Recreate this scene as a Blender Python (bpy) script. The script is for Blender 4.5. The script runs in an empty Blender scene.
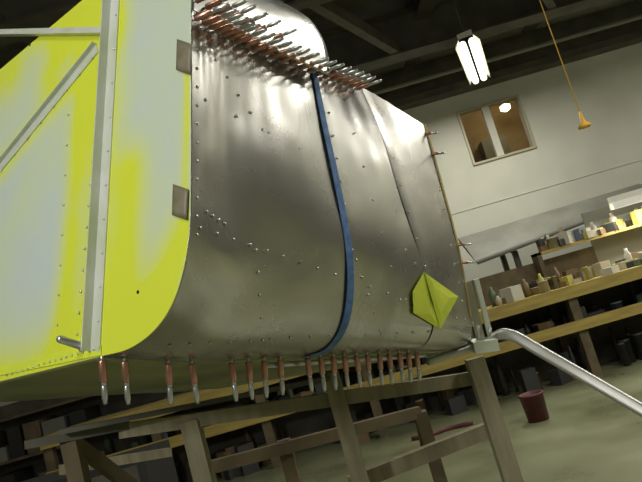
import bpy, math, random
import numpy as np
from mathutils import Vector, Matrix
random.seed(4)
# ------------------------------------------------------------------ camera
FPX=620.0; CAM=np.array([0.0,0.0,1.15]); PITCH=math.radians(7.9); ROLL=math.radians(16)
F=np.array([0,math.cos(PITCH),math.sin(PITCH)]); R0=np.array([1.0,0,0]); U0=np.array([0,-math.sin(PITCH),math.cos(PITCH)])
R=math.cos(ROLL)*R0-math.sin(ROLL)*U0; U=math.sin(ROLL)*R0+math.cos(ROLL)*U0
def ray(px,py): return F+(px-321)/FPX*R-(py-241)/FPX*U
def P(px,py,d): return CAM+d*ray(px,py)
def on_y(px,py,Y):
    r=ray(px,py); return CAM+r*(Y-CAM[1])/r[1]
def on_z(px,py,Z):
    r=ray(px,py); return CAM+r*(Z-CAM[2])/r[2]
def proj(p):
    v=np.asarray(p)-CAM; z=v@F
    return 321+FPX*(v@R)/z, 241-FPX*(v@U)/z
def cv(x,y,z): return x*R+y*U+z*F
def nrm(v):
    v=np.asarray(v,float); return v/max(math.sqrt(float(v@v)),1e-9)
cd=bpy.data.cameras.new("camera"); cam=bpy.data.objects.new("camera",cd); bpy.context.collection.objects.link(cam)
cd.lens=36*FPX/642; cd.sensor_width=36; cd.clip_start=0.05; cd.clip_end=60
M=Matrix.Identity(4)
for i in range(3):
    M[i][0]=R[i]; M[i][1]=U[i]; M[i][2]=-F[i]; M[i][3]=CAM[i]
cam.matrix_world=M; bpy.context.scene.camera=cam
# ------------------------------------------------------------------ materials
def mat(name,col,rough=0.5,metal=0.0,col2=None,scale=8.0,detail=4,bump=0.0,bscale=20,emit=None,es=1.0,contrast=(0.35,0.65),rough2=None,stretch=None,distort=0):
    m=bpy.data.materials.new(name); m.use_nodes=True; nt=m.node_tree; b=nt.nodes["Principled BSDF"]
    b.inputs["Base Color"].default_value=(*col,1); b.inputs["Roughness"].default_value=rough; b.inputs["Metallic"].default_value=metal
    tc=nt.nodes.new("ShaderNodeTexCoord"); src=tc.outputs["Object"]
    if stretch:
        mp=nt.nodes.new("ShaderNodeMapping"); mp.inputs["Scale"].default_value=stretch; nt.links.new(src,mp.inputs[0]); src=mp.outputs[0]
    if col2 or rough2 is not None:
        n=nt.nodes.new("ShaderNodeTexNoise"); n.inputs["Scale"].default_value=scale; n.inputs["Detail"].default_value=detail; n.inputs["Distortion"].default_value=distort; nt.links.new(src,n.inputs["Vector"])
        mr=nt.nodes.new("ShaderNodeMapRange"); mr.inputs[1].default_value=contrast[0]; mr.inputs[2].default_value=contrast[1]; nt.links.new(n.outputs["Fac"],mr.inputs[0])
        if col2:
            mx=nt.nodes.new("ShaderNodeMix"); mx.data_type='RGBA'; nt.links.new(mr.outputs[0],mx.inputs[0]); mx.inputs[6].default_value=(*col,1); mx.inputs[7].default_value=(*col2,1)
            nt.links.new(mx.outputs[2],b.inputs["Base Color"])
        if rough2 is not None:
            m2=nt.nodes.new("ShaderNodeMapRange"); m2.inputs[3].default_value=rough; m2.inputs[4].default_value=rough2; nt.links.new(mr.outputs[0],m2.inputs[0]); nt.links.new(m2.outputs[0],b.inputs["Roughness"])
    if bump:
        n=nt.nodes.new("ShaderNodeTexNoise"); n.inputs["Scale"].default_value=bscale; n.inputs["Detail"].default_value=2; nt.links.new(src,n.inputs["Vector"])
        bp=nt.nodes.new("ShaderNodeBump"); bp.inputs["Strength"].default_value=bump; bp.inputs["Distance"].default_value=0.02; nt.links.new(n.outputs["Fac"],bp.inputs["Height"]); nt.links.new(bp.outputs[0],b.inputs["Normal"])
    if emit:
        b.inputs["Emission Color"].default_value=(*emit,1); b.inputs["Emission Strength"].default_value=es
    return m
SKIN=mat("aluminium_skin",(0.58,0.575,0.545),0.20,0.97,col2=(0.37,0.36,0.335),scale=4.0,detail=9,rough2=0.36,bump=0.26,bscale=4.5,contrast=(0.3,0.7),distort=1.0)
SKIN2=mat("aluminium_skin_clean",(0.62,0.61,0.575),0.24,0.97,col2=(0.44,0.425,0.39),scale=6,detail=7,rough2=0.36,bump=0.18,bscale=6)
BELLY=mat("belly_primer_wash",(0.33,0.36,0.14),0.4,0.4,col2=(0.22,0.23,0.14),scale=5)
ALU=mat("aluminium_angle",(0.66,0.69,0.64),0.45,0.35,col2=(0.55,0.60,0.47),scale=12)
LEG=mat("aluminium_leg",(0.42,0.42,0.39),0.4,0.8)
STEEL=mat("steel_bright",(0.58,0.60,0.62),0.28,0.9)
COPPER=mat("cleco_copper",(0.56,0.31,0.24),0.28,0.85,col2=(0.42,0.22,0.16),scale=60)
RIVET=mat("rivet_metal",(0.55,0.56,0.54),0.35,0.8)
GREENPATCH=mat("lime_tape",(0.60,0.68,0.05),0.6,col2=(0.5,0.60,0.04),scale=10)
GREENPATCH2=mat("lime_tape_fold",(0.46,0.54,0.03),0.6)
TAPE=mat("brown_tape",(0.13,0.115,0.07),0.5,col2=(0.18,0.16,0.11),scale=30)
BLUE=mat("blue_webbing",(0.06,0.14,0.36),0.7,col2=(0.11,0.22,0.46),scale=60)
YEL=mat("zinc_chromate",(0.60,0.68,0.03),0.55,col2=(0.50,0.60,0.05),scale=8)
DARK=mat("black_hole",(0.01,0.01,0.01),0.8)
WOOD=mat("grey_timber",(0.20,0.18,0.11),0.8,col2=(0.28,0.25,0.16),scale=6,stretch=(6,6,0.8),bump=.1)
OCHRE=mat("ochre_timber",(0.42,0.32,0.08),0.7,col2=(0.30,0.22,0.06),scale=5,stretch=(0.6,4,4))
BROWN=mat("brown_timber",(0.15,0.115,0.06),0.8,col2=(0.09,0.07,0.04),scale=7)
BEAM=mat("dark_steel_beam",(0.065,0.06,0.045),0.6,col2=(0.11,0.10,0.07),scale=4)
CEIL=mat("ceiling_deck",(0.08,0.075,0.058),0.8,col2=(0.13,0.125,0.09),scale=3)
WALL=mat("painted_wall",(0.60,0.60,0.51),0.8,col2=(0.53,0.53,0.44),scale=1.5,bump=.03)
FLOORM=mat("concrete_floor",(0.15,0.16,0.088),0.22,col2=(0.25,0.26,0.15),scale=1.6,detail=8,rough2=0.5,contrast=(0.3,0.7))
OFFICE=mat("office_wall",(0.36,0.28,0.15),0.8,col2=(0.24,0.17,0.09),scale=2)
FRAME=mat("window_frame",(0.42,0.38,0.26),0.5)
WHITE=mat("white_enamel",(0.75,0.75,0.68),0.4)
LAMP=mat("tube_glow",(1,1,0.9),0.4,emit=(1.0,0.97,0.74),es=2.2)
BULB=mat("bulb_glow",(1,0.8,0.5),0.4,emit=(1.0,0.78,0.4),es=8)
RED=mat("red_plastic",(0.13,0.035,0.035),0.5,col2=(0.09,0.022,0.025),scale=10)
ORANGE=mat("orange_rope",(0.75,0.42,0.04),0.6)
BLACK=mat("black_rubber",(0.02,0.02,0.02),0.6)
WINGM=mat("doped_fabric",(0.20,0.20,0.165),0.55,col2=(0.14,0.14,0.115),scale=3)
BOXG=mat("grey_box",(0.20,0.20,0.16),0.6)
DOORM=mat("roller_door",(0.16,0.16,0.14),0.5)  # grey for the added door on the right wall and some boxes
# ------------------------------------------------------------------ mesh builder
class MB:
    def __init__(s): s.v=[];s.f=[];s.m=[];s.mats=[];s.sm=[]
    def mi(s,m):
        if m not in s.mats: s.mats.append(m)
        return s.mats.index(m)
    def add(s,vs,fs,m,smooth=False):
        o=len(s.v); s.v+= [tuple(float(c) for c in v) for v in vs]; k=s.mi(m)
        for f in fs: s.f.append([o+i for i in f]); s.m.append(k); s.sm.append(smooth)
    def obox(s,c,ax,ay,az,m):  # half vectors
        c,ax,ay,az=map(np.asarray,(c,ax,ay,az))
        vs=[c+i*ax+j*ay+k*az for i in(-1,1) for j in(-1,1) for k in(-1,1)]
        s.add(vs,[(0,1,3,2),(4,6,7,5),(0,4,5,1),(2,3,7,6),(0,2,6,4),(1,5,7,3)],m)
    def box(s,lo,hi,m):
        lo=np.array(lo,float);hi=np.array(hi,float);h=(hi-lo)/2
        s.obox((lo+hi)/2,[h[0],0,0],[0,h[1],0],[0,0,h[2]],m)
    def beam(s,p,q,w,h,m,up=(0,0,1)):
        p,q=np.asarray(p,float),np.asarray(q,float); d=nrm(q-p); up=np.asarray(up,float)
        if abs(d@nrm(up))>0.95: up=np.array([0,1.0,0])
        a=nrm(np.cross(d,up)); b=np.cross(a,d)
        s.obox((p+q)/2,(q-p)/2,a*w/2,b*h/2,m)
    def lathe(s,p,d,prof,m,n=12):   # prof: list (dist,radius)
        p=np.asarray(p,float); d=nrm(d); a=nrm(np.cross(d,[0.3,0.5,0.81] if abs(d[2])<.9 else [1,0,0])); b=np.cross(d,a)
        vs=[];fs=[]
        for (t,r) in prof:
            for i in range(n):
                an=2*math.pi*i/n; vs.append(p+d*t+(a*math.cos(an)+b*math.sin(an))*r)
        for j in range(len(prof)-1):
            for i in range(n): fs.append((j*n+i,j*n+(i+1)%n,(j+1)*n+(i+1)%n,(j+1)*n+i))
        fs.append(tuple(range(n))[::-1]); fs.append(tuple((len(prof)-1)*n+i for i in range(n)))
        s.add(vs,fs,m,True)
    def cyl(s,p,q,r,m,r2=None,n=12):
        p,q=np.asarray(p,float),np.asarray(q,float); L=np.linalg.norm(q-p)
        s.lathe(p,q-p,[(0,r),(L,r if r2 is None else r2)],m,n)
    def grid(s,pts,m,smooth=True):
        nj=len(pts);ni=len(pts[0]); vs=[p for row in pts for p in row]
        fs=[(j*ni+i,j*ni+i+1,(j+1)*ni+i+1,(j+1)*ni+i) for j in range(nj-1) for i in range(ni-1)]
        s.add(vs,fs,m,smooth)
    def sweep(s,path,rw,rh,m,up,n=14):
        path=[np.asarray(p,float) for p in path]; vs=[];fs=[]; up=np.asarray(up,float)
        for k,p in enumerate(path):
            d=nrm(path[min(k+1,len(path)-1)]-path[max(k-1,0)]); a=nrm(np.cross(d,up)); b=np.cross(a,d)
            w_=rw[k] if hasattr(rw,'__len__') else rw
            for i in range(n):
                an=2*math.pi*i/n; c,si=math.cos(an),math.sin(an)
                c=math.copysign(abs(c)**.6,c); si=math.copysign(abs(si)**.6,si)
                vs.append(p+a*c*w_+b*si*rh)
        for j in range(len(path)-1):
            for i in range(n): fs.append((j*n+i,j*n+(i+1)%n,(j+1)*n+(i+1)%n,(j+1)*n+i))
        fs.append(tuple(range(n))[::-1]); fs.append(tuple((len(path)-1)*n+i for i in range(n)))
        s.add(vs,fs,m,True)
    def make(s,name,parent=None,solid=0):
        vs=np.array(s.v); c=(vs.min(0)+vs.max(0))/2
        me=bpy.data.meshes.new(name); me.from_pydata([tuple(v-c) for v in vs],[],s.f)
        for m in s.mats: me.materials.append(m)
        me.polygons.foreach_set("material_index",s.m); me.polygons.foreach_set("use_smooth",s.sm); me.update()
        o=bpy.data.objects.new(name,me); bpy.context.collection.objects.link(o); o.location=tuple(c)
        if parent:
            o.parent=parent; o.matrix_parent_inverse=Matrix.Translation(-parent.location)
        if solid:
            md=o.modifiers.new("thickness","SOLIDIFY"); md.thickness=solid; md.offset=0
        return o
def empty(name,loc):
    e=bpy.data.objects.new(name,None); e.location=tuple(float(x) for x in loc); e.empty_display_size=.1; bpy.context.collection.objects.link(e); return e
def cr(pts,t):
    n=len(pts); i=int(min(max(math.floor(t),0),n-2)); x=t-i
    p1,p2=pts[i],pts[i+1]; p0=pts[i-1] if i>0 else 2*p1-p2; p3=pts[i+2] if i+2<n else 2*p2-p1
    return .5*((2*p1)+(-p0+p2)*x+(2*p0-5*p1+4*p2-p3)*x*x+(-p0+3*p1-3*p2+p3)*x**3)
# ------------------------------------------------------------------ fuselage geometry
A=P(160,340,.88); B=P(190,0,.95); C=P(0,380,1.15)
FN=nrm(np.cross(B-A,C-A)); 
if FN@(CAM-A)<0: FN=-FN
W=nrm(C-A); EU=nrm((B-A)-((B-A)@W)*W)
def FP(px,py,off=0.0):
    r=ray(px,py); t=((A+FN*off-CAM)@FN)/(r@FN); return CAM+r*t
cols=[]
c0=[(98,357),(130,348),(158,326),(178,290),(189,235),(191,160),(191,80),(191,10)]
cols.append([FP(*p) for p in c0])
dz=[.05,.02,0,0,0,.01,.03,.05]
for pts,d in [([(195,361),(222,353),(240,333),(251,295),(253,240),(249,165),(243,100),(240,38)],1.0),
              ([(305,356),(328,347),(343,325),(349,290),(347,245),(336,185),(322,120),(312,68)],1.18),
              ([(415,350),(430,346),(439,328),(436,300),(425,255),(405,195),(385,135),(366,90)],1.40),
              ([(458,349),(467,345),(471,330),(467,300),(458,250),(444,195),(433,155),(425,126)],1.55)]:
    cols.append([P(x,y,d+k) for (x,y),k in zip(pts,dz)])
cols=[[np.array(p) for p in c] for c in cols]
def S(u,v):
    return cr([cr(c,v) for c in cols],u)
def SN(u,v):
    e=.02; du=S(min(u+e,4),v)-S(max(u-e,0),v); dv=S(u,min(v+e,7))-S(u,max(v-e,0)); return nrm(np.cross(du,dv))
sg=1.0
if SN(2,4)@(CAM-S(2,4))<0: sg=-1.0
def N(u,v): return sg*SN(u,v)
us=np.linspace(0,4,70); vs_=np.linspace(0,7,70)
SG=[[S(u,v) for v in vs_] for u in us]
flat=[(proj(SG[i][j]),us[i],vs_[j]) for i in range(70) for j in range(70)]
FX=np.array([f[0] for f in flat]); FUV=np.array([(f[1],f[2]) for f in flat])
def uv(px,py):
    k=np.argmin(((FX-np.array([px,py]))**2).sum(1)); u,v=FUV[k]
    for _ in range(6):
        p0=np.array(proj(S(u,v))); e=.01
        Ju=(np.array(proj(S(u+e,v)))-p0)/e; Jv=(np.array(proj(S(u,v+e)))-p0)/e
        J=np.array([Ju,Jv]).T
        try: d=np.linalg.solve(J,np.array([px,py])-p0)
        except Exception: break
        d=np.clip(d,-.3,.3); u=min(max(u+d[0],0),4); v=min(max(v+d[1],0),7)
    return u,v
left=FP(-60,397)
MID=(cols[0][0]+left)/2
def mir(p): return p+2*((MID-p)@W)*W
fus=empty("aircraft_fuselage",(S(2,3)+mir(S(2,3)))/2)
# oil-canning of the thin sheet between fasteners
def dent(u,v):
    if u<.03: return 0
    a=.0009*math.sin(2*math.pi*u/.255)*math.exp(-max(7-v,0)*1.3)
    a+=.0003*math.sin(2*math.pi*u/.47+1)*math.exp(-max(v-.6,0)*1.1)
    a+=.0022*math.sin(2.6*u+1.9*v+.9*math.sin(1.7*v))*math.exp(-((u-1.1)/1.1)**2)*math.exp(-((v-4.2)/1.9)**2)
    a+=.0012*math.sin(5.1*u-2.3*v+.5)*min(1,v/3)
    return a*min(1,u/.2)
b=MB(); b.grid([[S(u,v)+N(u,v)*dent(u,v) for v in np.linspace(0,7,72)] for u in np.linspace(0,4,190)],SKIN); b.make("side_skin",fus,solid=.0008)
b=MB(); b.grid([[mir(p) for p in r[::3]] for r in SG[::3]],SKIN); b.make("opposite_side_skin",fus)
b=MB(); b.grid([[S(u,0)*(1-k)+mir(S(u,0))*k for k in np.linspace(0,1,12)] for u in np.linspace(0,4,30)],BELLY); b.make("belly_skin",fus,solid=.0012)
b=MB(); b.grid([[S(u,v)+N(u,v)*(.0036*(1 if u>2.93 else .3)+.0007*math.sin(4*u+1.4*v)) for v in np.linspace(.4,6.97,70)] for u in [2.9,2.94,3.05,3.2,3.35,3.5,3.65,3.8,3.98]],SKIN2); b.make("lap_skin",fus)
dk=[[P(191,10,.952),P(191,-5,.97),P(188,-25,.99),P(178,-50,1.02),P(160,-75,1.07),P(120,-95,1.2)],
    [P(252,40,1.045),P(252,22,1.07),P(245,0,1.1),P(228,-22,1.14),P(200,-42,1.2),P(150,-60,1.3)],
    [P(330,76,1.21),P(328,56,1.225),P(321,36,1.25),P(304,15,1.29),P(266,-3,1.35),P(180,-25,1.45)]]
b=MB(); b.grid([[cr([cr(c,v) for c in dk],u) for v in np.linspace(0,5,40)] for u in np.linspace(0,2,40)],SKIN); b.make("cowl_deck_skin",fus,solid=.0012)
# firewall
rows=[]; col0=[cr(cols[0],v) for v in np.linspace(0,7,80)]
topdir=nrm(cols[0][7]-cols[0][6])
for k in range(1,16): col0.append(cols[0][7]+topdir*.012*k)
for p in col0:
    q=mir(p); rows.append([p*(1-k)+q*k for k in np.linspace(0,1,110)])
segs=[(FP(112,-40),FP(90,355),.050),(FP(85,60),FP(60,355),.034),(FP(-60,32),FP(110,30),.045),(FP(100,45),FP(-30,205),.030),(FP(98,357),left,.060),
      (FP(98,352),FP(150,325),.055),(FP(150,325),FP(180,240),.042),(FP(183,250),FP(188,60),.008),(FP(-60,95),FP(10,75),.075),(FP(122,345),FP(130,170),.045),(FP(50,75),FP(80,10),.05),(FP(-20,250),FP(-10,190),.03)]
b=MB(); b.grid(rows,YEL,False); 
fo=b.make("firewall",fus)
pm=bpy.data.materials.new("primer_overspray"); pm.use_nodes=True; nt=pm.node_tree; bs=nt.nodes["Principled BSDF"]; bs.inputs["Roughness"].default_value=.42
at=nt.nodes.new("ShaderNodeAttribute"); at.attribute_name="primer"
tc=nt.nodes.new("ShaderNodeTexCoord"); nn=nt.nodes.new("ShaderNodeTexNoise"); nn.inputs["Scale"].default_value=6; nn.inputs["Detail"].default_value=4; nt.links.new(tc.outputs["Object"],nn.inputs["Vector"])
ma=nt.nodes.new("ShaderNodeMath"); ma.operation='MULTIPLY_ADD'; nt.links.new(nn.outputs["Fac"],ma.inputs[0]); ma.inputs[1].default_value=.9; 
sb=nt.nodes.new("ShaderNodeMath"); sb.operation='SUBTRACT'; nt.links.new(at.outputs["Fac"],sb.inputs[0]); sb.inputs[1].default_value=.45; nt.links.new(sb.outputs[0],ma.inputs[2])
mr=nt.nodes.new("ShaderNodeMapRange"); mr.inputs[1].default_value=-.12; mr.inputs[2].default_value=.98; nt.links.new(ma.outputs[0],mr.inputs[0])
mx=nt.nodes.new("ShaderNodeMix"); mx.data_type='RGBA'; mx.inputs[6].default_value=(.45,.52,.49,1); mx.inputs[7].default_value=(.56,.63,.04,1)
nt.links.new(mr.outputs[0],mx.inputs[0]); nt.links.new(mx.outputs[2],bs.inputs["Base Color"])
fo.data.materials[0]=pm
ca=fo.data.attributes.new("primer","FLOAT","POINT")
RP=np.array([p for r in rows for p in r]); tot=np.zeros(len(RP))
for a,c,w in segs:
    t=np.clip(((RP-a)@(c-a))/((c-a)@(c-a)),0,1); dd=np.linalg.norm(RP-a-t[:,None]*(c-a),axis=1); tot+=np.exp(-(dd/w)**2)
ca.data.foreach_set("value",np.minimum(tot,1.1).astype(np.float32))
def angle(b,p,q,w,h,m,flip=1):
    d=nrm(q-p); s_=nrm(np.cross(d,FN))*flip
    b.obox((p+q)/2+FN*.0012,(q-p)/2,s_*w/2,FN*.0012,m)
    b.obox((p+q)/2+s_*w/2+FN*h/2,(q-p)/2,s_*.0012,FN*h/2,m)
b=MB()
angle(b,FP(118,-38),FP(96,351),.026,.018,ALU,1)
angle(b,FP(-60,34),FP(108,31),.015,.014,ALU,1)
angle(b,FP(98,48),FP(-30,206),.020,.010,ALU,1)
b.make("stiffener_angles",fus)
b=MB()
e=FP(-60,384); b.obox((FP(102,350)+e)/2+FN*.001,(FP(102,350)-e)/2,EU*.008,FN*.001,YEL)
b.make("lower_flange",fus)
b=MB()
def rivet(p,n,r=.0028,m=RIVET): b.lathe(p,n,[(0,r),(r*.45,r*.85),(r*.75,r*.4)],m,8)
for i in range(14): rivet(FP(100-1.9*i+2,55+21.5*i,.0005),FN)
for i in range(18): rivet(FP(6+11*i*.5,367-1.62*i*1.0+8,.0025),FN,.0022)
for i in range(9): rivet(FP(92-13*i,58+16.2*i,.003),FN,.002)
for i in range(10): rivet(FP(100-12*i,33,.003),FN,.002)
for i in range(10): rivet(FP(116-2*i,15+34*i,.003),FN,.002)
for i in range(9): rivet(FP(70-1.6*i,85+30*i,.0005),FN,.0024)
b.make("firewall_rivets",fus)
b=MB(); b.lathe(FP(138,292),FN,[(0,.003),(.0006,.003)],DARK,12); b.lathe(FP(30,45),FN,[(0,.003),(.0006,.003)],DARK,12); b.make("tooling_hole",fus)
b=MB(); p=FP(84,347); d=nrm(P(57,338,.965)-p); b.lathe(p,d,[(0,.009),(.004,.009),(.0045,.0062),(.043,.0062),(.046,.0045)],STEEL,16); b.make("stub_bolt",fus)
b=MB()
for i in range(11): 
    u,v=uv(197,50+18.5*i); u=max(u,.03); rivet(S(u,v),N(u,v),.0029)
for i in range(4):
    u,v=uv(207+i*6,212+i*4); rivet(S(u,v),N(u,v),.0027)
for k,(x0,y0,x1,y1,n) in enumerate([(200,228,300,262,7),(300,262,440,312,9),(215,60,262,130,5),(256,250,262,340,5),(356,260,380,330,5),
      (325,90,352,250,8),(345,100,400,300,7),(405,250,455,318,6),(205,100,330,165,5),(170,345,330,335,9),(350,335,460,330,8),(375,105,440,320,9),(428,135,464,320,11)]):
    for i in range(n):
        t=i/max(n-1,1); u,v=uv(x0+(x1-x0)*t,y0+(y1-y0)*t); rivet(S(u,v)+N(u,v)*(.0034 if u>2.9 else .0010),N(u,v),.0028)
b.make("skin_rivets",fus)
b=MB(); ring=[S(4,v) for v in np.linspace(0,7,40)]; ctr=(S(4,3)+mir(S(4,3)))/2
fr=ring[::-1]+[mir(p) for p in ring]
b.grid([[p for p in fr],[p+nrm(ctr-p)*.05 for p in fr]],YEL); b.make("rear_frame",fus,solid=.002)
b=MB(); b.grid([[S(u,v)+N(u,v)*.005 for v in np.linspace(2.5,7,40)] for u in (3.95,4)],OCHRE); b.make("edge_strip",fus)
b=MB(); lp=[S(u,0)-EU*.012+W*.02 for u in np.linspace(1.7,4,10)]; b.sweep(lp,.005,.005,STEEL,EU); 
b.make("belly_longeron",fus)
# strap (flat webbing)
b=MB()
pts=[]
for v in np.linspace(0.0,7.0,60):
    u=2.0; dU=S(u+.05,v)-S(u-.05,v); t=nrm(dU); n=N(u,v); c=S(u,v)+n*.0035
    pts.append([c-t*.0098,c-t*.009+n*.0005,c+t*.009+n*.0005,c+t*.0098])
b.grid(pts,BLUE,False); b.make("blue_strap",None,solid=.0010)
def patch(b,poly,m,off):
    c=np.mean(poly,axis=0); n=len(poly); vs=[];
    for q in [c]+[0.5*(np.array(p)+c) for p in poly]+list(poly):
        u,v=uv(*q); vs.append(S(u,v)+N(u,v)*off)
    fs=[(0,1+i,1+(i+1)%n) for i in range(n)]+[(1+i,1+n+i,1+n+(i+1)%n,1+(i+1)%n) for i in range(n)]
    b.add(vs,fs,m)
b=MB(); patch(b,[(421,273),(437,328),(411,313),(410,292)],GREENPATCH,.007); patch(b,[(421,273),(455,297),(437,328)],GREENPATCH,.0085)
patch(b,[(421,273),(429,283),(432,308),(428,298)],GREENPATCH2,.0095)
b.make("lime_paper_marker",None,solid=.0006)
for (x,y) in [(184,56),(180,201)]:
    b=MB(); a=[FP(x-7,y-17,.003),FP(x+8,y-12,.003),FP(x+7,y+19,.003),FP(x-8,y+14,.003)]
    g=[[ (a[0]*(1-i)+a[1]*i)*(1-j)+(a[3]*(1-i)+a[2]*i)*j + FN*.002*math.sin(i*3)*math.sin(j*2.5) for i in np.linspace(0,1,6)] for j in np.linspace(0,1,6)]
    b.grid(g,TAPE); b.make("tape_tab",None,solid=.0006)
# clecos
def cleco(b,p,d,L=.072,k=1.0):
    b.lathe(p,d,[(0,.0026*k),(L*.12,.0026*k)],STEEL,10)
    b.lathe(p+d*L*.08,d,[(0,.0046*k),(L*.03,.0056*k),(L*.44,.0056*k),(L*.46,.0046*k)],COPPER,12)
    b.lathe(p+d*L*.60,d,[(0,.0034*k),(L*.02,.0043*k),(L*.28,.0043*k),(L*.32,.0034*k),(L*.40,.0028*k)],STEEL,10)
    b.lathe(p+d*L*.50,d,[(0,.0038*k),(L*.12,.0038*k)],STEEL,10)
b=MB(); dn=cv(.10,-1,.05)
for i,(x,y) in enumerate([(98,358),(124,358),(168,360),(191,358),(231,358),(248,358),(264,357),(280,356),(307,357),(320,353),(333,351),(344,350),(356,349),(367,348),(379,348),(389,347),(399,346),(408,345),(416,344)]):
    lo,hi=0,4
    for _ in range(30):
        m_=(lo+hi)/2
        if proj(S(m_,.12))[0]<x: lo=m_
        else: hi=m_
    p=S(lo,.12)
    j=cv(random.uniform(-.05,.05),0,random.uniform(-.05,.05))
    cleco(b,p,nrm(dn+j),.075,1.08)
b.make("cleco_fastener_row")
b=MB()
for i in range(22):
    u=.02+2.7*(i/21)**.92; v=6.86; p=S(u,v)
    cleco(b,p,nrm(cv(.88+random.uniform(-.03,.03),.22+random.uniform(-.03,.03),-.33)),.066,.92)
b.make("cleco_fastener_row")
b=MB()
for i in range(7):
    u=.05+.22*i; p=S(u,6.99)+(EU*.018); cleco(b,p,nrm(cv(.88,.24+random.uniform(-.03,.03),-.3)),.062,.88)
b.make("cleco_fastener_row")
b=MB()
for (x,y) in [(424,134),(431,154),(462,244),(466,262)]:
    u,v=uv(x,y); cleco(b,S(u,v),nrm(cv(.95,.05,-.3)),.036,.7)
b.make("cleco_fastener_row")
# rear bracket + gear leg
gear=empty("landing_gear_leg",P(520,345,1.55))
b=MB()
path=[P(428,362,1.50),P(455,353,1.54),P(478,346,1.56),P(492,338,1.565),P(503,334,1.56),P(516,337,1.55),P(535,348,1.53),P(580,374,1.48),P(642,410,1.40),P(720,456,1.3),P(790,500,1.22)]
path=[cr(path,t) for t in np.linspace(0,10,60)]
b.sweep(path,[.009+.0055*min(1,max(0,(k-16)/8)) for k in range(60)],.008,LEG,F); b.make("spring_leg",gear)
b=MB(); q=P(484,345,1.56); b.obox(q,cv(.03,.004,0),cv(-.003,.014,0),cv(0,0,.025),ALU)
b.lathe(P(478,338,1.53),cv(0,1,0),[(0,.004),(.03,.004)],STEEL); b.lathe(P(490,336,1.53),cv(0,1,0),[(0,.004),(.02,.004)],STEEL)
b.make("leg_clamp",gear)
b=MB(); b.beam(P(467,282,1.55),P(482,345,1.56),.022,.004,SKIN2,up=F); b.beam(P(476,279,1.57),P(490,335,1.57),.012,.012,ALU,up=F); b.beam(P(455,255,1.56),P(470,345,1.57),.012,.004,SKIN2,up=F)
b.make("gear_attach_angles",fus)
# ------------------------------------------------------------------ timber fuselage stand
st=empty("timber_fuselage_stand",(0.2,1.7,.4))
b=MB()
def post(px,py,d,w,m=WOOD,top=None):
    p=P(px,py,d); z=p[2] if top is None else top
    b.box((p[0]-w/2,p[1]-w/2,0),(p[0]+w/2,p[1]+w/2,z),m); return p
p1=post(474,358,1.66,.046); p2=post(330,372,1.62,.042); p3=post(190,420,1.60,.045); p4=post(70,436,1.55,.04,BROWN)
b.make("posts",st)
b=MB()
b.beam(P(120,431,1.58),P(475,378,1.68),.03,.035,WOOD); b.beam(P(25,445,1.5),P(130,425,1.58),.02,.02,BEAM)
b.beam(P(60,432,1.5),P(330,378,1.60),.02,.012,BEAM)
b.make("top_rails",st)
b=MB()
q1=P(350,484,1.68); q2=P(500,425,1.75); b.beam(q1,q2,.03,.04,WOOD)
b.beam(P(200,470,2.3),P(420,412,2.5),.04,.045,BROWN); b.beam(P(420,412,2.5),P(428,450,2.5),.05,.05,BROWN)
b.beam(P(60,470,2.0),P(170,452,2.2),.04,.03,WOOD); b.beam(P(70,440,1.56),P(150,500,1.7),.03,.03,BROWN)
p=P(420,412,2.5); b.box((p[0]-.025,p[1]-.025,0),(p[0]+.025,p[1]+.025,p[2]),BROWN)
p=P(206,468,2.3); b.box((p[0]-.025,p[1]-.025,0),(p[0]+.025,p[1]+.025,p[2]),BROWN)
p=P(283,440,2.4); b.box((p[0]-.025,p[1]-.025,0),(p[0]+.025,p[1]+.025,p[2]),BROWN)
b.make("braces",st)
# ------------------------------------------------------------------ room
WY=8.5; XL,XR,YB,ZC=-7,7.5,-5,4.7
b=MB(); b.box((XL,YB,-.1),(XR,WY+1.8,0),FLOORM); b.make("floor")
b=MB(); b.box((XL,YB,ZC),(XR,WY+1.8,ZC+.1),CEIL); b.make("ceiling")
w0=on_y(456,113,WY); w1=on_y(536,148,WY)
wx0,wx1=w0[0],w1[0]; wz1=w0[2]; wz0=w1[2]
b=MB(); b.box((XL,WY,0),(wx0,WY+.15,ZC),WALL); b.box((wx1,WY,0),(XR,WY+.15,ZC),WALL); b.box((wx0,WY,0),(wx1,WY+.15,wz0),WALL); b.box((wx0,WY,wz1),(wx1,WY+.15,ZC),WALL); b.make("wall_back")
b=MB(); b.box((XL-.15,YB,0),(XL,WY,ZC),WALL); b.make("wall_left")
b=MB(); b.box((XR,YB,0),(XR+.15,WY,ZC),WALL); b.make("wall_right")
b=MB(); b.box((XL,YB-.15,0),(XR,YB,ZC),WALL); b.make("wall_front")
b=MB(); t=.03
b.box((wx0,WY-.03,wz0),(wx0+t,WY+.1,wz1),FRAME); b.box((wx1-t,WY-.03,wz0),(wx1,WY+.1,wz1),FRAME)
b.box((wx0+t,WY-.03,wz1-t),(wx1-t,WY+.1,wz1),FRAME); b.box((wx0+t,WY-.03,wz0),(wx1-t,WY+.1,wz0+t),FRAME)
mxx=wx0+(wx1-wx0)*.40; b.box((mxx,WY,wz0+t),(mxx+.10,WY+.06,wz1-t),WALL)
GL=bpy.data.materials.new("pane_glass"); GL.use_nodes=True; nt=GL.node_tree; nt.nodes.clear(); o_=nt.nodes.new("ShaderNodeOutputMaterial"); ms=nt.nodes.new("ShaderNodeMixShader"); ms.inputs[0].default_value=.15
tr=nt.nodes.new("ShaderNodeBsdfTransparent"); gl=nt.nodes.new("ShaderNodeBsdfGlossy"); gl.inputs["Roughness"].default_value=.05; nt.links.new(tr.outputs[0],ms.inputs[1]); nt.links.new(gl.outputs[0],ms.inputs[2]); nt.links.new(ms.outputs[0],o_.inputs[0])
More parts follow.
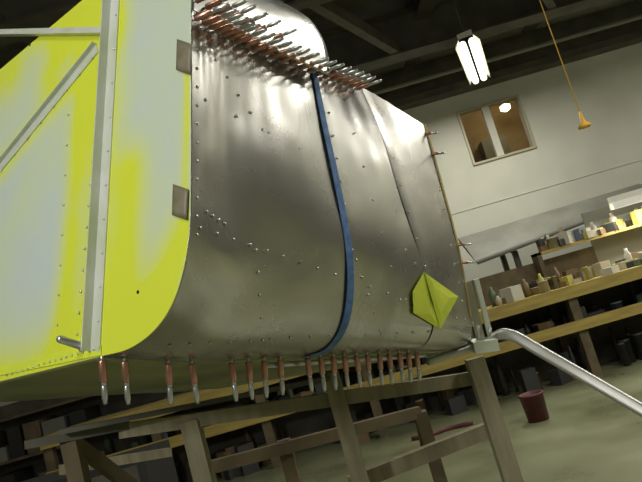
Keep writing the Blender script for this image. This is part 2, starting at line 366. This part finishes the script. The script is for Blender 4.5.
b.box((wx0+t,WY+.03,wz0+t),(wx1-t,WY+.034,wz1-t),GL); b.make("window_1")
b=MB(); y0,y1=WY+.16,WY+1.6; X0,X1,Z0,Z1=wx0-.5,wx1+.6,0.0,wz1+.6  # room behind the window: walls, furniture and hanging bulb in one mesh
b.box((X0,y1,Z0),(X1,y1+.05,Z1),OFFICE); b.box((X0-.05,y0,Z0),(X0,y1,Z1),OFFICE); b.box((X1,y0,Z0),(X1+.05,y1,Z1),OFFICE); b.box((X0,y0,wz0-.6),(X1,y1,wz0-.55),OFFICE); b.box((X0,y0,Z1),(X1,y1,Z1+.05),OFFICE)
b.box((X0+.1,y1-.35,wz0+.05),(X0+.9,y1-.05,wz0+.45),BROWN); b.box((X0+1.1,y1-.3,wz0),(X0+1.5,y1-.05,wz0+.6),BOXG)
lp=on_y(505,107,WY+1.0); b.lathe(lp-np.array([0,0,.07]),(0,0,1),[(0,.03),(.03,.08),(.09,.08),(.12,.02)],BULB,12); b.cyl(lp+np.array([0,0,.05]),(lp[0],lp[1],Z1),.008,BLACK); b.make("office_room")
ld=bpy.data.lights.new("office_bulb","POINT"); ld.energy=11; ld.color=(1,.84,.56); ld.shadow_soft_size=.1; lo=bpy.data.objects.new("office_bulb",ld); bpy.context.collection.objects.link(lo); lo.location=(lp[0]-.1,lp[1]-.35,lp[2]+.05)
b=MB(); 
hz=on_y(500,83,WY)[2]
b.box((XL,WY-.25,hz),(XR,WY,hz+.10),BEAM); b.box((XL,WY-.15,hz+.10),(XR,WY,hz+.55),BEAM); b.make("trim_header_beam")
b=MB(); z_=on_y(590,175,WY)[2]; b.box((-1,WY-.010,z_),(XR,WY,z_+.008),WALL); b.make("trim_1")
b=MB(); b.box((XR-.08,.2,0),(XR-.03,3.6,3.0),DOORM)  # unseen dark door, added to give the skin's reflections contrast
for k in range(20): b.box((XR-.11,.25,.05+k*.15),(XR-.08,3.55,.14+k*.15),DOORM)
b.make("reflection_door_1")
def rack(name,x0,x1,y0,y1,h,along):
    e=empty(name,((x0+x1)/2,(y0+y1)/2,h/2)); b=MB()
    for x in (x0,x1-.05):
        for y in (y0,y1-.05): b.box((x,y,0),(x+.05,y+.05,h),BEAM)
    for z in np.arange(.15,h+.01,.5): b.box((x0,y0,z),(x1,y1,z+.03),BROWN)
    if along=='x': b.box((x0,y1-.01,.15),(x1,y1,h),BEAM)
    else: b.box((x1-.01,y0,.15),(x1,y1,h),BEAM)
    b.make("frame",e); b=MB()
    for z in np.arange(.18,h-.2,.5):
        q=(x0 if along=='x' else y0)+.15; end=(x1 if along=='x' else y1)-.3
        while q<end:
            w_=random.uniform(.12,.3); hh=random.uniform(.15,.38); m=random.choice([BROWN,BEAM,DOORM,BLACK,BOXG])
            if along=='x': b.box((q,y0+.05,z),(q+w_,y1-.1,z+hh),m)
            else: b.box((x0+.05,q,z),(x1-.1,q+w_,z+hh),m)
            q+=w_+random.uniform(.02,.12)
    b.make("stored_boxes",e)
rack("storage_rack",-6.5,1.0,7.7,8.3,1.35,'x')
rack("storage_rack",XR-.75,XR-.15,3.8,6.2,2.0,'y')  # unseen dark rack, added to darken the lower skin's reflections
# roof steel
b=MB()
def ibeam(p,q,h,w):
    p=np.array(p,float);q=np.array(q,float)
    b.beam(p,q,.02,h,BEAM); up=np.array([0,0,h/2]); b.beam(p+up,q+up,w,.02,BEAM); b.beam(p-up,q-up,w,.02,BEAM)
for y in (1.5,4.4,7.0): ibeam((XL,y,4.22),(XR,y,4.22),.5,.26)
for x in np.arange(XL+.4,XR,1.7): ibeam((x,YB,4.5),(x,WY-.2,4.5),.3,.2)
b.make("roof_beams")
b=MB()
for k in range(-2,4):
    b.beam((k*1.9,4.4,4.05),(k*1.9+1.5,7.0,4.05),.09,.14,BEAM)
b.cyl((XL,7.9,3.95),(XR,7.9,3.95),.03,BOXG); b.cyl((XL,5.2,3.98),(XR,5.2,3.98),.05,BEAM)
b.make("roof_bracing")
def fixture(c,d,L,w,name,power,hang=True,col=(1,.97,.87)):
    c=np.array(c,float); d=nrm(d); s_=nrm(np.cross(d,[0,0,1])); up=np.array([0,0,1.0])
    e=empty(name,c)
    b=MB(); b.obox(c+up*.085,d*L/2,s_*w*.3,up*.03,WHITE)
    b.grid([[c+d*k*L/2+s_*x*w/2+up*z for x,z in ((-1,-.02),(-.6,.055),(.6,.055),(1,-.02))] for k in(-1,1)],WHITE)
    b.make("housing",e)
    b=MB()
    for sx in(-.2,.2): b.cyl(c-d*L*.48+s_*w*sx,c+d*L*.48+s_*w*sx,w*.15,LAMP,n=16)
    b.make("tubes",e)
    if hang:
        b=MB()
        for k in(-.4,.4): b.cyl(c+d*L*k+up*.09,np.array([*(c+d*L*k)[:2],4.66]),.006,BEAM)
        b.make("hanger_rods",e)
    ld=bpy.data.lights.new(name+"_light","AREA"); ld.shape='RECTANGLE'; ld.size=L; ld.size_y=w; ld.energy=power; ld.color=col
    lo=bpy.data.objects.new("lamp_light",ld); bpy.context.collection.objects.link(lo)
    mw=Matrix.Identity(4); z=up
    yv=np.cross(z,d)
    for i in range(3): mw[i][0]=d[i]; mw[i][1]=yv[i]; mw[i][2]=z[i]; mw[i][3]=(c-up*.06)[i]
    lo.parent=e; lo.matrix_parent_inverse=Matrix.Translation(-e.location); lo.matrix_basis=mw
a_=on_z(467,42,3.6); c_=on_z(480,80,3.6)
fixture((a_+c_)/2,(c_-a_),np.linalg.norm(c_-a_),.26,"fluorescent_light",55)
fixture((-1.2,-1.2,3.7),(1,0,0),1.4,.3,"fluorescent_light",60)  # unseen fixture added behind the camera to light the firewall
fixture((3.2,.6,3.7),(0,1,0),1.4,.3,"fluorescent_light",75)  # unseen fixture added on the right for the skin to reflect
fixture((5.6,3.2,3.7),(0,1,0),1.4,.3,"fluorescent_light",80)  # unseen fixture added to light the right wall
fixture((2.4,2.6,3.7),(1,0,0),1.4,.3,"fluorescent_light",60)  # added out of view for more light on the room
fixture((6.6,6.0,3.7),(0,1,0),1.4,.3,"fluorescent_light",45)  # added lamp, kept out of view, lights the far right
fixture((-3,3.5,3.7),(1,0,0),1.4,.3,"fluorescent_light",15)  # weak unseen fixture added to light the left side
t0=on_y(612,209,6.6); t1=on_y(668,191,6.6); 
fixture((t0+t1)/2,(1,0,0),abs(t1[0]-t0[0]),.10,"bench_light",14,hang=False)
wl=empty("firewall_fill_lamp",(-1.3,-.9,1.2)); b=MB()  # unseen lamp and stand, added to brighten the firewall
for k in range(3):
    an=k*2.09; b.cyl((-1.3+.4*math.cos(an),-.9+.4*math.sin(an),0),(-1.3,-.9,.9),.012,BLACK)
b.cyl((-1.3,-.9,.8),(-1.3,-.9,2.0),.014,BLACK); b.obox((-1.3,-.93,2.08),(.16,0,0),(0,.05,0),(0,0,.1),BLACK); b.make("stand",wl)
ld=bpy.data.lights.new("firewall_fill_light","AREA"); ld.size=.3; ld.energy=36; ld.color=(1,.99,.95); lo=bpy.data.objects.new("firewall_fill_light",ld); bpy.context.collection.objects.link(lo)  # added fill light aimed at the firewall
lo.location=(-1.3,-.86,2.08); tg=Vector(FP(60,150)); lo.rotation_euler=(tg-lo.location).to_track_quat('-Z','Y').to_euler()
# ------------------------------------------------------------------ workbench
wb=empty("workbench",(1.5,6.6,.45))
BX0,BX1,BY0,BY1=-3.2,5.4,6.2,6.95
b=MB(); b.box((BX0,BY0,.86),(BX1,BY1,.90),OCHRE); b.box((BX0,BY0-.03,.78),(BX1,BY0,.90),OCHRE); b.make("bench_top",wb)
b=MB(); b.box((BX0,BY0-.03,.46),(BX1,BY0+.01,.56),OCHRE); b.box((BX0,BY0,.46),(BX1,BY1,.48),BROWN); b.make("lower_shelf",wb)
b=MB()
for x in np.arange(BX0,BX1+.1,1.075):
    for y in (BY0+.01,BY1-.1): b.box((x,y,0),(x+.09,y+.09,.86),BROWN)
b.make("legs",wb)
b=MB()
b.box((2.2,6.75,1.28),(BX1,6.95,1.31),OCHRE)
for x in (2.2,3.8,5.3): b.box((x,6.75,.9),(x+.05,6.95,1.31),BROWN)
b.make("back_shelf",wb)
b=MB(); b.box((BX0,BY1-.02,.0),(BX1,BY1,.86),BEAM); b.box((1.2,6.97,.6),(2.9,7.0,1.22),BROWN); b.box((2.9,6.97,.6),(BX1,7.0,1.60),BOXG); b.make("back_panel",wb)
CM=[mat("can_%d"%i,c,.5) for i,c in enumerate([(.45,.44,.36),(.20,.07,.05),(.42,.38,.08),(.04,.04,.04),(.10,.13,.18),(.26,.24,.17),(.45,.40,.28),(.10,.15,.09),(.18,.12,.06),(.5,.49,.42)])]
def clutter(name,x0,x1,y0,y1,z,n,h0,h1,ms=CM):
    b=MB()
    for i in range(n):
        x=random.uniform(x0,x1); y=random.uniform(y0,y1); h=random.uniform(h0,h1); w=random.uniform(.03,.09); m=random.choice(ms)
        k=random.random()
        if k<.2: b.lathe((x,y,z),(0,0,1),[(0,w*.5),(h*.7,w*.5),(h*.82,w*.25),(h,w*.22)],m,10)
        elif k<.45: b.lathe((x,y,z),(0,0,1),[(0,w*.7),(h*.6,w*.7),(h*.6,w*.74),(h*.65,w*.74)],m,12)
        else:
            an=random.uniform(0,1); a=np.array([math.cos(an),math.sin(an),0]); b.obox((x,y,z+h*.35),a*w*1.1,np.array([-a[1],a[0],0])*w*.8,(0,0,h*.35),m)
    b.make(name)
MU=[CM[0],CM[2],CM[3],CM[4],CM[5],CM[5],CM[6],CM[7],CM[8],CM[8],CM[9],CM[3],CM[2]]
clutter("bench_clutter",1.5,5.3,6.28,6.66,.9,160,.05,.22,MU)
clutter("shelf_clutter",2.3,5.25,6.79,6.91,1.31,90,.08,.22,MU)
DK=[CM[3],CM[8],CM[5],CM[4],CM[3],CM[7]]
clutter("under_bench_clutter",-3,5.3,6.3,6.8,.48,130,.08,.28,DK)
clutter("floor_storage_boxes",-3,5.3,6.3,6.8,0,90,.2,.42,[CM[3],CM[8],CM[3],CM[3]])
# stored wing resting on a floor-standing rack behind the bench
w=MB(); prof=[(0,0),(.03,.04),(.1,.07),(.3,.09),(.6,.065),(.85,.03),(1,0),(.85,-.012),(.4,-.03),(.1,-.03)]
a0=on_y(458,240,7.75); e0=on_y(640,186,7.75); zt=a0[2]; x0=a0[0]; rows_=[]
for k in np.linspace(0,1,12):
    x=x0+k*(e0[0]-x0); ch=.62-.30*k; zz=a0[2]+(e0[2]-a0[2])*k
    rows_.append([(x,7.75-cx*ch+th*.4,zz-cx*ch*.62+th*.75) for cx,th in prof+[prof[0]]])
w.grid(rows_,WINGM); n_=len(prof)
w.add([rows_[0][i] for i in range(n_)],[tuple(range(n_))],WINGM); w.add([rows_[-1][i] for i in range(n_)],[tuple(range(n_))],WINGM)
w.make("stored_wing_panel")
b=MB()
for x in (x0+.5,x0+2.4):
    b.box((x,7.40,0),(x+.06,7.46,zt-.34),BEAM); b.box((x,7.95,0),(x+.06,8.01,zt-.10),BEAM); b.beam((x+.03,7.43,zt-.36),(x+.03,7.98,zt-.12),.05,.04,BEAM)
    b.box((x,7.40,.3),(x+.06,8.01,.35),BEAM)
b.make("wing_storage_stand")
p=on_z(539,420,0); b=MB(); b.lathe((p[0],p[1],0),(0,0,1),[(0,.082),(.2,.095),(.2,.102),(.215,.102),(.215,.086),(.03,.07)],RED,24); b.make("red_bucket")
p=on_y(584,124,5.0); b=MB(); top=(p[0],p[1],4.3); b.cyl(p+np.array([0,0,.10]),top,.004,ORANGE)
b.lathe(p-np.array([0,0,.03]),(0,0,1),[(0,.05),(.015,.055),(.05,.02),(.14,.008)],ORANGE,12); b.make("pull_cord_handle")
p=on_z(440,432,.018); b=MB(); b.sweep([cr([np.array(p)+np.array(q) for q in [(-.25,.05,0),(-.1,0,0),(.1,.05,0),(.3,0,0)]],t) for t in np.linspace(0,3,16)],.017,.017,RED,(0,0,1)); b.make("air_hose")
b=MB(); b.box((-2.6,3.6,.05),(-1.3,4.1,.75),BLACK)
for k in range(4): b.box((-2.55,3.57,.1+.16*k),(-1.35,3.6,.23+.16*k),BEAM); b.box((-2.2,3.55,.16+.16*k),(-1.7,3.57,.175+.16*k),BEAM)
for x in(-2.5,-1.4):
    for y in(3.7,4.0): b.cyl((x,y-.02,.03),(x,y+.02,.03),.03,BLACK)
b.make("tool_cabinet")
wd=bpy.data.worlds.new("world"); bpy.context.scene.world=wd; wd.use_nodes=True; wd.node_tree.nodes["Background"].inputs[0].default_value=(.3,.3,.26,1); wd.node_tree.nodes["Background"].inputs[1].default_value=.3
bpy.context.scene.view_settings.view_transform='Standard'
